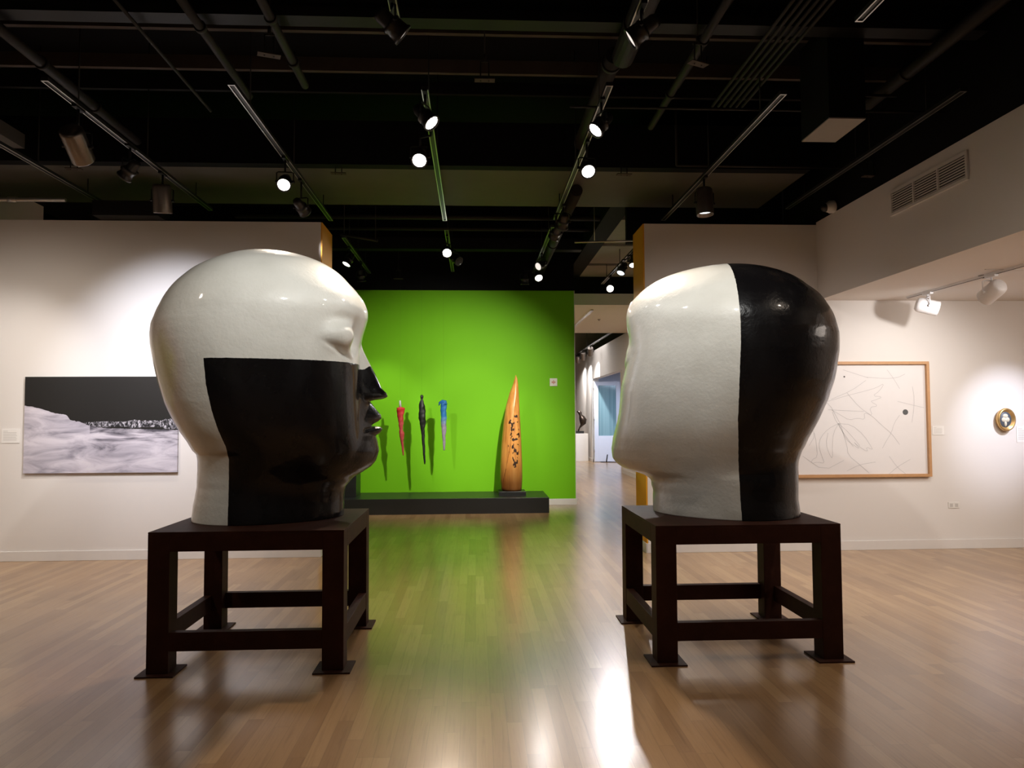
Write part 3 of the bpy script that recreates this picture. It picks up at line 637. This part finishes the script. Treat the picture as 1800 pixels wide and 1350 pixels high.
def fixture(kind, x, y, aim, label, lamp=None, lens='lensdim', z=TZ, drop=.24, dx=0., group='track spotlights under the black ceiling'):
    r = empty('track_spotlight', (x, y, z), label, 'spotlight', group)
    C = Vector((x+dx, y, z-drop)); A = (Vector(aim)-C).normalized()
    white = kind == 'white'; body = M['whitecan'] if white else (M['can'] if kind == 'can' else M['blackgloss']); dark = M['whitecan'] if white else M['black']
    MB().box(x-.02, x+.02, y-.075, y+.075, z-.022, z).build('adapter', dark if white else M['black'], r, bevel=.002)
    R_, L_ = (.095, .30) if kind in ('can',) else (.085, .24) if white else (.068, .21)
    MB().tube([(x, y, z-.02), (x, y, z-.05), (x+dx, y, z-.07 if dx else z-.06), (x+dx, y, C.z+R_+.03)], .011, 8).build('stem', dark, r)
    side = A.cross(Vector((0, 0, 1))); side = side.normalized() if side.length > .05 else Vector((1, 0, 0))
    yk = MB(); top = C+Vector((0, 0, R_+.03)); rr = R_+.016
    yk.tube([C-side*rr, C-side*rr+Vector((0, 0, R_+.02)), C-side*rr*.8+Vector((0, 0, R_+.03)), C+side*rr*.8+Vector((0, 0, R_+.03)), C+side*rr+Vector((0, 0, R_+.02)), C+side*rr], .007, 6)
    yk.tube([C-side*(rr+.012), C-side*(R_*.9)], .014, 8).tube([C+side*(rr+.012), C+side*(R_*.9)], .014, 8)
    yk.build('yoke', dark, r)
    b = C-A*L_*.55
    if kind == 'can':
        prof = [(0, 0), (0, R_*.86), (.012, R_*.97), (.03, R_), (L_-.006, R_), (L_, R_*.985), (L_, R_*.93), (L_-.05, R_*.90), (L_-.05, 0)]
        lz = L_-.045; lr = R_*.88
    elif white:
        prof = [(0, 0), (0, R_*.7), (.02, R_*.92), (.05, R_), (L_-.006, R_), (L_, R_*.985), (L_, R_*.93), (L_-.04, R_*.90), (L_-.04, 0)]
        lz = L_-.035; lr = R_*.88
    else:
        prof = [(0, 0), (0, R_*.55), (.03, R_*.72), (.09, R_*.74), (.10, R_*.80), (.105, R_*1.0), (.12, R_*1.0), (.125, R_*.92), (L_-.02, R_*.98), (L_-.015, R_*1.1), (L_, R_*1.1), (L_, R_*.95), (L_-.02, R_*.90), (L_-.02, 0)]
        lz = L_-.012; lr = R_*.90
    MB().lathe(prof, b, A, 28).build('housing', body, r)
    MB().lathe([(lz, lr), (lz+.002, lr), (lz+.003, 0)], b, A, 24, False).build('lens', M[lens], r)
    if lens in ('lenshot', 'lens') and not white:
        u = A.orthogonal().normalized(); w = A.cross(u); g = MB()
        for k in (-2, -1, 0, 1, 2):
            o_ = k*lr/3; hl = math.sqrt(max(lr*lr-o_*o_, 0))
            g.tube([b+A*(lz+.006)+u*o_-w*hl, b+A*(lz+.006)+u*o_+w*hl], .0025, 4)
        g.build('louvre', M['black'], r)
    if lamp:
        p, ang, colr, *rest = lamp
        sl_ = spot('lamp', b+A*(L_+.02), Vector(b)+A*5, p, ang, rest[0] if rest else .7, colr, .045, r)
    return r
Y0 = 9.0
# on the left
fixture('can', TX['b'], 6.35, (-3.55, 8.9, 2.2), 'big copper coloured can spotlight, nearest at the upper left', (270, 62, COOL, 1), drop=.34)
fixture('spot', TX['b']+.02, 7.25, (-5.6, 8.2, 2.0), 'black spotlight with lit lens between the two left cans', (150, 60, NEUT), lens='lens')
fixture('can', TX['b'], 8.05, (-3.45, 8.9, .2), 'copper coloured can spotlight hanging above the left wall top', (60, 60, WARM), drop=.30)
fixture('spot', TX['c'], 7.55, (-1.75, 4.6, 1.6), 'lit black spotlight above the left head, lens to the viewer', (90, 60, WARM), lens='lens')
fixture('spot', TX['c'], 8.25, (-.2, 13.6, 1.6), 'unlit looking spotlight just below the lit one above the left head', (150, 26, NEUT), drop=.30)
# centre
fixture('spot', TX['d'], 5.95, (1.7, 5.0, 1.6), 'black spotlight upper left of centre, its lens tilted to lower right', (22, 60, NEUT, 1), lens='lens', drop=.2)
fixture('spot', TX['d'], 6.75, (-.65, 2.6, .3), 'bright spotlight facing the viewer, left of centre', (200, 52, WARM, 1), lens='lenshot', drop=.25, dx=-.10)
fixture('spot', TX['e']-.02, 6.05, (-1.2, 5.2, 1.5), 'black spotlight upper right of centre, its lens tilted to lower left', (22, 60, NEUT, 1), lens='lens', drop=.2)
fixture('spot', TX['e'], 7.0, (1.35, 2.8, .3), 'bright spotlight facing the viewer, right of centre', (200, 52, WARM, 1), lens='lens', drop=.25)
fixture('spot', TX['e']+.03, 9.15, (.75, 13.3, .9), 'rear upper spotlight beside the round duct, pointing to the green wall', (170, 38, NEUT, 1), drop=.2)
fixture('spot', TX['e']-.02, 9.55, (-.6, 13.8, 1.25), 'second spotlight beside the round duct, aimed at the hanging figures', (430, 76, (1, .95, .8), 1), drop=.24)
fixture('can', TX['f'], 8.0, (2.6, 7.7, 0), 'can spotlight pointing straight down above the right head', (150, 80, NEUT, 1), lens='lenscool', drop=.29)
# top edge
fixture('spot', TX['d']-.12, 4.62, (1.9, 5.5, 2.3), 'dark spotlight cut by the top edge, left of centre', (26, 60, NEUT, 1), drop=.16)
fixture('spot', TX['e'], 4.62, (-1.7, 5.5, 2.3), 'dark spotlight cut by the top edge, right of centre', (26, 60, NEUT, 1), drop=.16)
# far row
fixture('spot', TX['d'], 10.75, (-.5, 6.0, .9), 'bright spotlight low at centre above the green wall', (70, 60, WARM, 1), lens='lenshot', drop=.22)
fixture('spot', TX['d'], 11.4, (2.07, 9.25, 2.2), 'small dark spotlight just behind the bright central one above the green wall', (260, 34, NEUT, 1), drop=.2, dx=.1, lens='darkslot')
fixture('spot', TX['c']-.02, 11.5, (-3.2, 10.5, 1.5), 'small lit spotlight just right of the left yellow edge', (60, 60, NEUT), lens='lens', drop=.2)
fixture('spot', TX['c'], 12.6, (-1.6, 13.8, .4), 'dark far spotlight at the green wall top left', (60, 60, NEUT), drop=.24)
fixture('spot', TX['e'], 11.9, (-1.9, 9.3, 2.2), 'dark far spotlight below the round duct', (190, 50, NEUT, 1), drop=.18)
fixture('spot', TX['e'], 12.6, (1.6, 9.3, 1.3), 'small lit far spotlight above the green wall, right of centre', (60, 60, NEUT, 1), lens='lens', drop=.22)
fixture('spot', TX['e'], 12.95, (.9, 13.6, 0), 'dark far spotlight left of the small lit one', None, drop=.22, dx=-.2)
fixture('spot', TX['f'], 11.7, (2.3, 10.6, 1.8), 'lit far spotlight touching the right yellow edge', (50, 60, NEUT), lens='lenshot', drop=.15)
fixture('spot', TX['f'], 12.0, (1.6, 11.2, 2.2), 'pale lit far spotlight left of the one at the yellow edge', (50, 60, NEUT), lens='lenscool', drop=.22, dx=-.12)
fixture('spot', TX['f'], 13.75, (1.35, 7.0, .9), 'glaring spotlight over the passage between green and yellow walls', (150, 60, NEUT, 1), lens='lenshot', drop=.22)
for k, (yy, nm) in enumerate(((24.9, 'nearest of three spotlights in a row far down the passage'), (26.6, 'middle of three spotlights in a row far down the passage'), (28.0, 'farthest of three spotlights in a row far down the passage'))):
    fixture('can', 3.92, yy, (4.25, yy+1.8, 1.8), nm, (200, 75, NEUT), z=4.05, drop=.20, lens='lens')
# lens discs facing us on those
# side gallery
r = empty('lighting_track', (5.2, 6.6, 3.06), 'thin white lighting track on the side gallery ceiling', 'lighting track')
MB().box(5.185, 5.215, 4.6, 8.6, 3.052, 3.075).build('channel', M['whitecan'], r)
MB().box(5.192, 5.208, 4.6, 8.6, 3.050, 3.053).build('slot', M['darkslot'], r)
fixture('white', 5.2, 8.2, (7.2, 7.4, 2.25), 'white can spotlight on the side gallery track, nearest the wall', None, lens='lenscool', z=3.05, drop=.16, group='white spotlights in the side gallery')
fixture('white', 5.2, 7.15, (5.0, 8.9, 2.0), 'beige looking white spotlight further right on the side gallery track', (48, 100, NEUT, 1), z=3.05, drop=.17, group='white spotlights in the side gallery')
spot('unseen_lamp', (6.9, 6.9, 3.0), (6.57, 8.9, 1.55), 150, 36, 1, (.78, .82, 1.0), .03)
spot('unseen_lamp', (7.2, 6.6, 2.95), (5.2, 8.9, 1.3), 45, 80, 1, NEUT, .03)
o = MB().box(5.0, 5.5, 6.95, 6.965, 3.068, 3.075).build('ceiling_slot', M['print']); tag(o, 'thin grey slot in the side gallery ceiling', 'ceiling slot')
sh = MB().lathe([(0, .05), (.006, .05), (.006, .018), (.03, .018), (.03, 0)], at(1729, 484, z=3.075), (0, 0, -1), 16)
tag(sh.build('sprinkler_head', M['can']), 'small sprinkler head in the side gallery ceiling', 'sprinkler')

# ------------------------------------------------------------------ ceiling services
def run(name, label, cat, mb, mat, group=None): return tag(mb.build(name, mat), label, cat, group)
run('rectangular_duct', 'wide grey duct crossing the room above the walls', 'duct', MB().box(-7.5, 3.9, 8.43, 9.88, 4.5, 4.9), M['duct'])
# seams of the duct's underside
run('black_beam', 'black beam along the front of the wide grey duct', 'beam', MB().box(-7.5, 3.9, 8.28, 8.425, 4.497, 5.0), M['deck'])
for k, (yy, nm) in enumerate(((6.2, 'nearer dark timber joist across the ceiling'), (6.93, 'second dark timber joist across the ceiling'), (7.66, 'third dark timber joist across the ceiling, hard to see'))):
    run('timber_joist', nm, 'joist', MB().box(-4.9, 4.2, yy, yy+.045, 4.93 if k < 2 else 5.05, 5.06 if k < 2 else 5.18), M['joist'] if k < 2 else M['black'], 'timber joists across the ceiling')
run('black_beam', 'black steel beam crossing at the top edge of the view', 'beam', MB().box(-7, 4.2, 5.70, 5.86, 4.78, 4.86).box(-7, 4.2, 5.77, 5.79, 4.86, 5.1), M['black'])
def pipe(x, z, y0, y1, r, nm, mat='pipe', name='ceiling_pipe', joints=()):
    mb = MB().tube([(x, y0, z), (x, y1, z)], r, 16)
    for j in joints: mb.tube([(x, j-.02, z), (x, j+.02, z)], r+.012, 16)
    return run(name, nm, 'pipe' if 'pipe' in name else 'duct', mb, M[mat], 'pipes and conduits running along the ceiling')
pipe(-3.70, 4.70, 4.5, 8.2, .045, 'thick pipe running back at the far upper left', joints=(6.4, 7.3))
pipe(-2.63, 4.72, 5.0, 7.4, .014, 'thin conduit left of the middle pipes')
pipe(-2.13, 4.70, 5.0, 7.0, .035, 'pipe ending above the lighting track over the left head', joints=(5.75,))
pipe(-1.55, 4.70, 4.6, 6.75, .035, 'pipe with a bright clip at the upper left centre', joints=(5.6, 6.3))
pipe(1.27, 4.72, 4.4, 6.15, .095, 'round duct at the upper right centre, front section', name='round_duct', joints=(5.6,))
pipe(1.20, 4.74, 6.15, 8.2, .075, 'round duct at the upper right centre, rear section', name='round_duct', joints=(6.3,))
pipe(1.25, 4.42, 8.9, 14.0, .075, 'long round duct behind, above the rear spotlights', name='round_duct', joints=(10.3, 11.7))
pipe(1.86, 4.70, 4.4, 7.6, .035, 'pipe right of the round duct', joints=(5.8, 6.8))
pipe(3.86, 4.70, 4.4, 7.5, .06, 'thick pipe at the upper right', joints=(6.3,))
pipe(2.05, 4.95, 4.5, 7.2, .014, 'thin conduit right of the round duct')
for k in range(6): pipe(2.36+.06*k, 4.72, 4.6, 7.1, .014, 'conduit number %s from the left in the bank of six' % ('one two three four five six'.split()[k]))
run('cross_conduit', 'thin horizontal conduit crossing right of centre', 'pipe', MB().tube([(.85, 6.42, 4.40), (4.26, 6.42, 4.40)], .012, 8), M['pipe'])
run('cross_conduit', 'thin horizontal pipe just before the wide duct at the right', 'pipe', MB().tube([(2.3, 8.2, 4.5), (4.2, 8.2, 4.5)], .015, 8).tube([(2.3, 8.2, 4.5), (2.3, 8.2, 5.59)], .015, 8), M['pipe'])
run('cross_pipe', 'shiny horizontal pipe above the left wall', 'pipe', MB().tube([(-7.5, 8.75, 4.20), (-4.75, 8.75, 4.20)], .025, 10).tube([(-5.4, 8.75, 4.20), (-5.3, 8.75, 4.20)], .035, 10), M['track'])
run('cross_pipe', 'upper horizontal pipe behind the wide duct', 'pipe', MB().tube([(-3.5, 10.9, 4.62), (1.88, 10.9, 4.62)], .04, 10), M['pipe'])
run('cross_pipe', 'lower horizontal pipe behind the wide duct', 'pipe', MB().tube([(-3.5, 11.9, 4.70), (1.88, 11.9, 4.70)], .03, 10), M['pipe'])
a, b = at(1009, 574, z=3.985), at(1041, 545, z=3.985)
run('soffit_track', 'short dark track on the pale soffit above the passage', 'lighting track', MB().box(a.x-.03+.0, a.x+.03, b.y, 20.0, 3.97, 4.0), M['track'])
p = at(1053, 562, z=3.99)
run('sprinkler_head', 'tiny sprinkler head in the pale soffit above the passage', 'sprinkler', MB().lathe([(0, .04), (.01, .04), (.01, .015), (.035, .015), (.035, 0)], (p.x, p.y, 4.0), (0, 0, -1), 12), M['can'])
run('cross_beam', 'dark beam crossing above the green wall', 'beam', MB().box(-5, 2.2, 12.9, 13.1, 4.6, 4.8), M['black'])
run('service_box', 'black box duct hanging at the upper right with pale underside', 'duct', MB().box(2.93, 3.24, 5.87, 6.39, 4.11, 4.93), M['deck'])
run('underside_panel', 'pale panel closing the hanging black box duct', 'panel', MB().box(2.93, 3.24, 5.87, 6.39, 4.10, 4.11), M['panel'])
run('perforated_strap', 'thin perforated strap hanging near the upper right', 'strap', MB().box(3.2, 3.95, 6.6, 6.61, 4.62, 4.645), M['pipe'])
run('black_service_box', 'black box sitting on top of the left wall', 'box', MB().box(-4.45, -3.70, 8.75, 9.1, 4.025, 4.20), M['black'])
run('angled_duct', 'grey duct running back at the left edge', 'duct', MB().box(-5.5, -4.93, 5.0, 8.25, 4.62, 4.775), M['duct'])
run('passage_duct', 'light grey duct panels above the passage', 'duct', MB().box(2.2, 4.27, 10.9, 11.95, 4.60, 4.9).box(2.2, 4.27, 11.95, 12.6, 4.64, 4.9).box(2.2, 4.27, 12.6, 13.9, 4.60, 4.9).box(2.2, 4.27, 13.9, 14.25, 4.64, 4.9).box(2.2, 4.27, 14.25, 15.4, 4.60, 4.9), M['panel'])
run('black_beam', 'black beam beside the light grey panels above the passage', 'beam', MB().box(1.90, 2.19, 10.1, 15.4, 4.58, 5.0), M['deck'])
run('hanging_strut', 'dull metal strut hanging right of the left yellow edge', 'strut', MB().tube([at(598, 412, y=10.3), at(664, 423, y=10.3)], .02, 8).tube([at(605, 413, y=10.3), Vector((at(605, 413, y=10.3).x, 10.3, 5.6))], .006, 6).tube([at(660, 422, y=10.3), Vector((at(660, 422, y=10.3).x, 10.3, 5.6))], .006, 6), M['pipe'])
run('cross_conduit', 'bright thin tube left of the right yellow edge', 'pipe', MB().tube([at(1010, 426, y=9.8), at(1200, 421, y=9.93)], .012, 8).tube([at(1045, 425, y=9.82), at(1045, 425, y=9.82)+Vector((0, 0, .47))], .006, 6), M['track'])
def hanger(px, py, zpl, tilt, label):
    p = at(px, py, z=zpl); r = empty('hanging_plate', (p.x, p.y, zpl), label, 'hanger', 'plates hung from the ceiling on rods')
    m = Matrix.Translation(p) @ Matrix.Rotation(math.radians(tilt), 4, 'Z')
    MB().box(-.085, .085, -.035, .035, -.004, .004, m).build('plate', M['joist'], r)
    for s_ in (-.035, .035):
        a = m @ Vector((s_, 0, -.012)); b_ = m @ Vector((s_, 0, .16)); MB().tube([a, b_], .006, 6).build('rod', M['pipe'], r)
    a = p+Vector((0, 0, .16)); MB().tube([a+Vector((-.04, 0, 0)), a, a+Vector((.04, 0, 0))], .008, 6).tube([a, a+Vector((0, 0, .06))], .014, 8).tube([a+Vector((0, 0, .06)), (p.x, p.y, 5.6 if not 8.25 < p.y < 9.9 else 4.5)], .006, 6).build('drop_rod', M['pipe'], r)
    return r
hanger(473, 97, 4.45, 20, 'bolted plate hanging near the top left of centre')
hanger(1227, 112, 4.45, 25, 'bolted plate hanging near the top right of centre')
hanger(130, 297, 4.42, 5, 'hanging plate between the left cans')
hanger(595, 305, 4.42, 5, 'hanging plate right of the spotlight above the left head')
hanger(1097, 307, 4.42, 5, 'hanging plate right of the round duct')
hanger(1530, 310, 4.2, 5, 'small pale plate near the header wall')
hanger(852, 141, 4.5, 0, 'small plate on a rod at top centre')
hanger(700, 490, 4.2, 0, 'far small plate above the green wall')
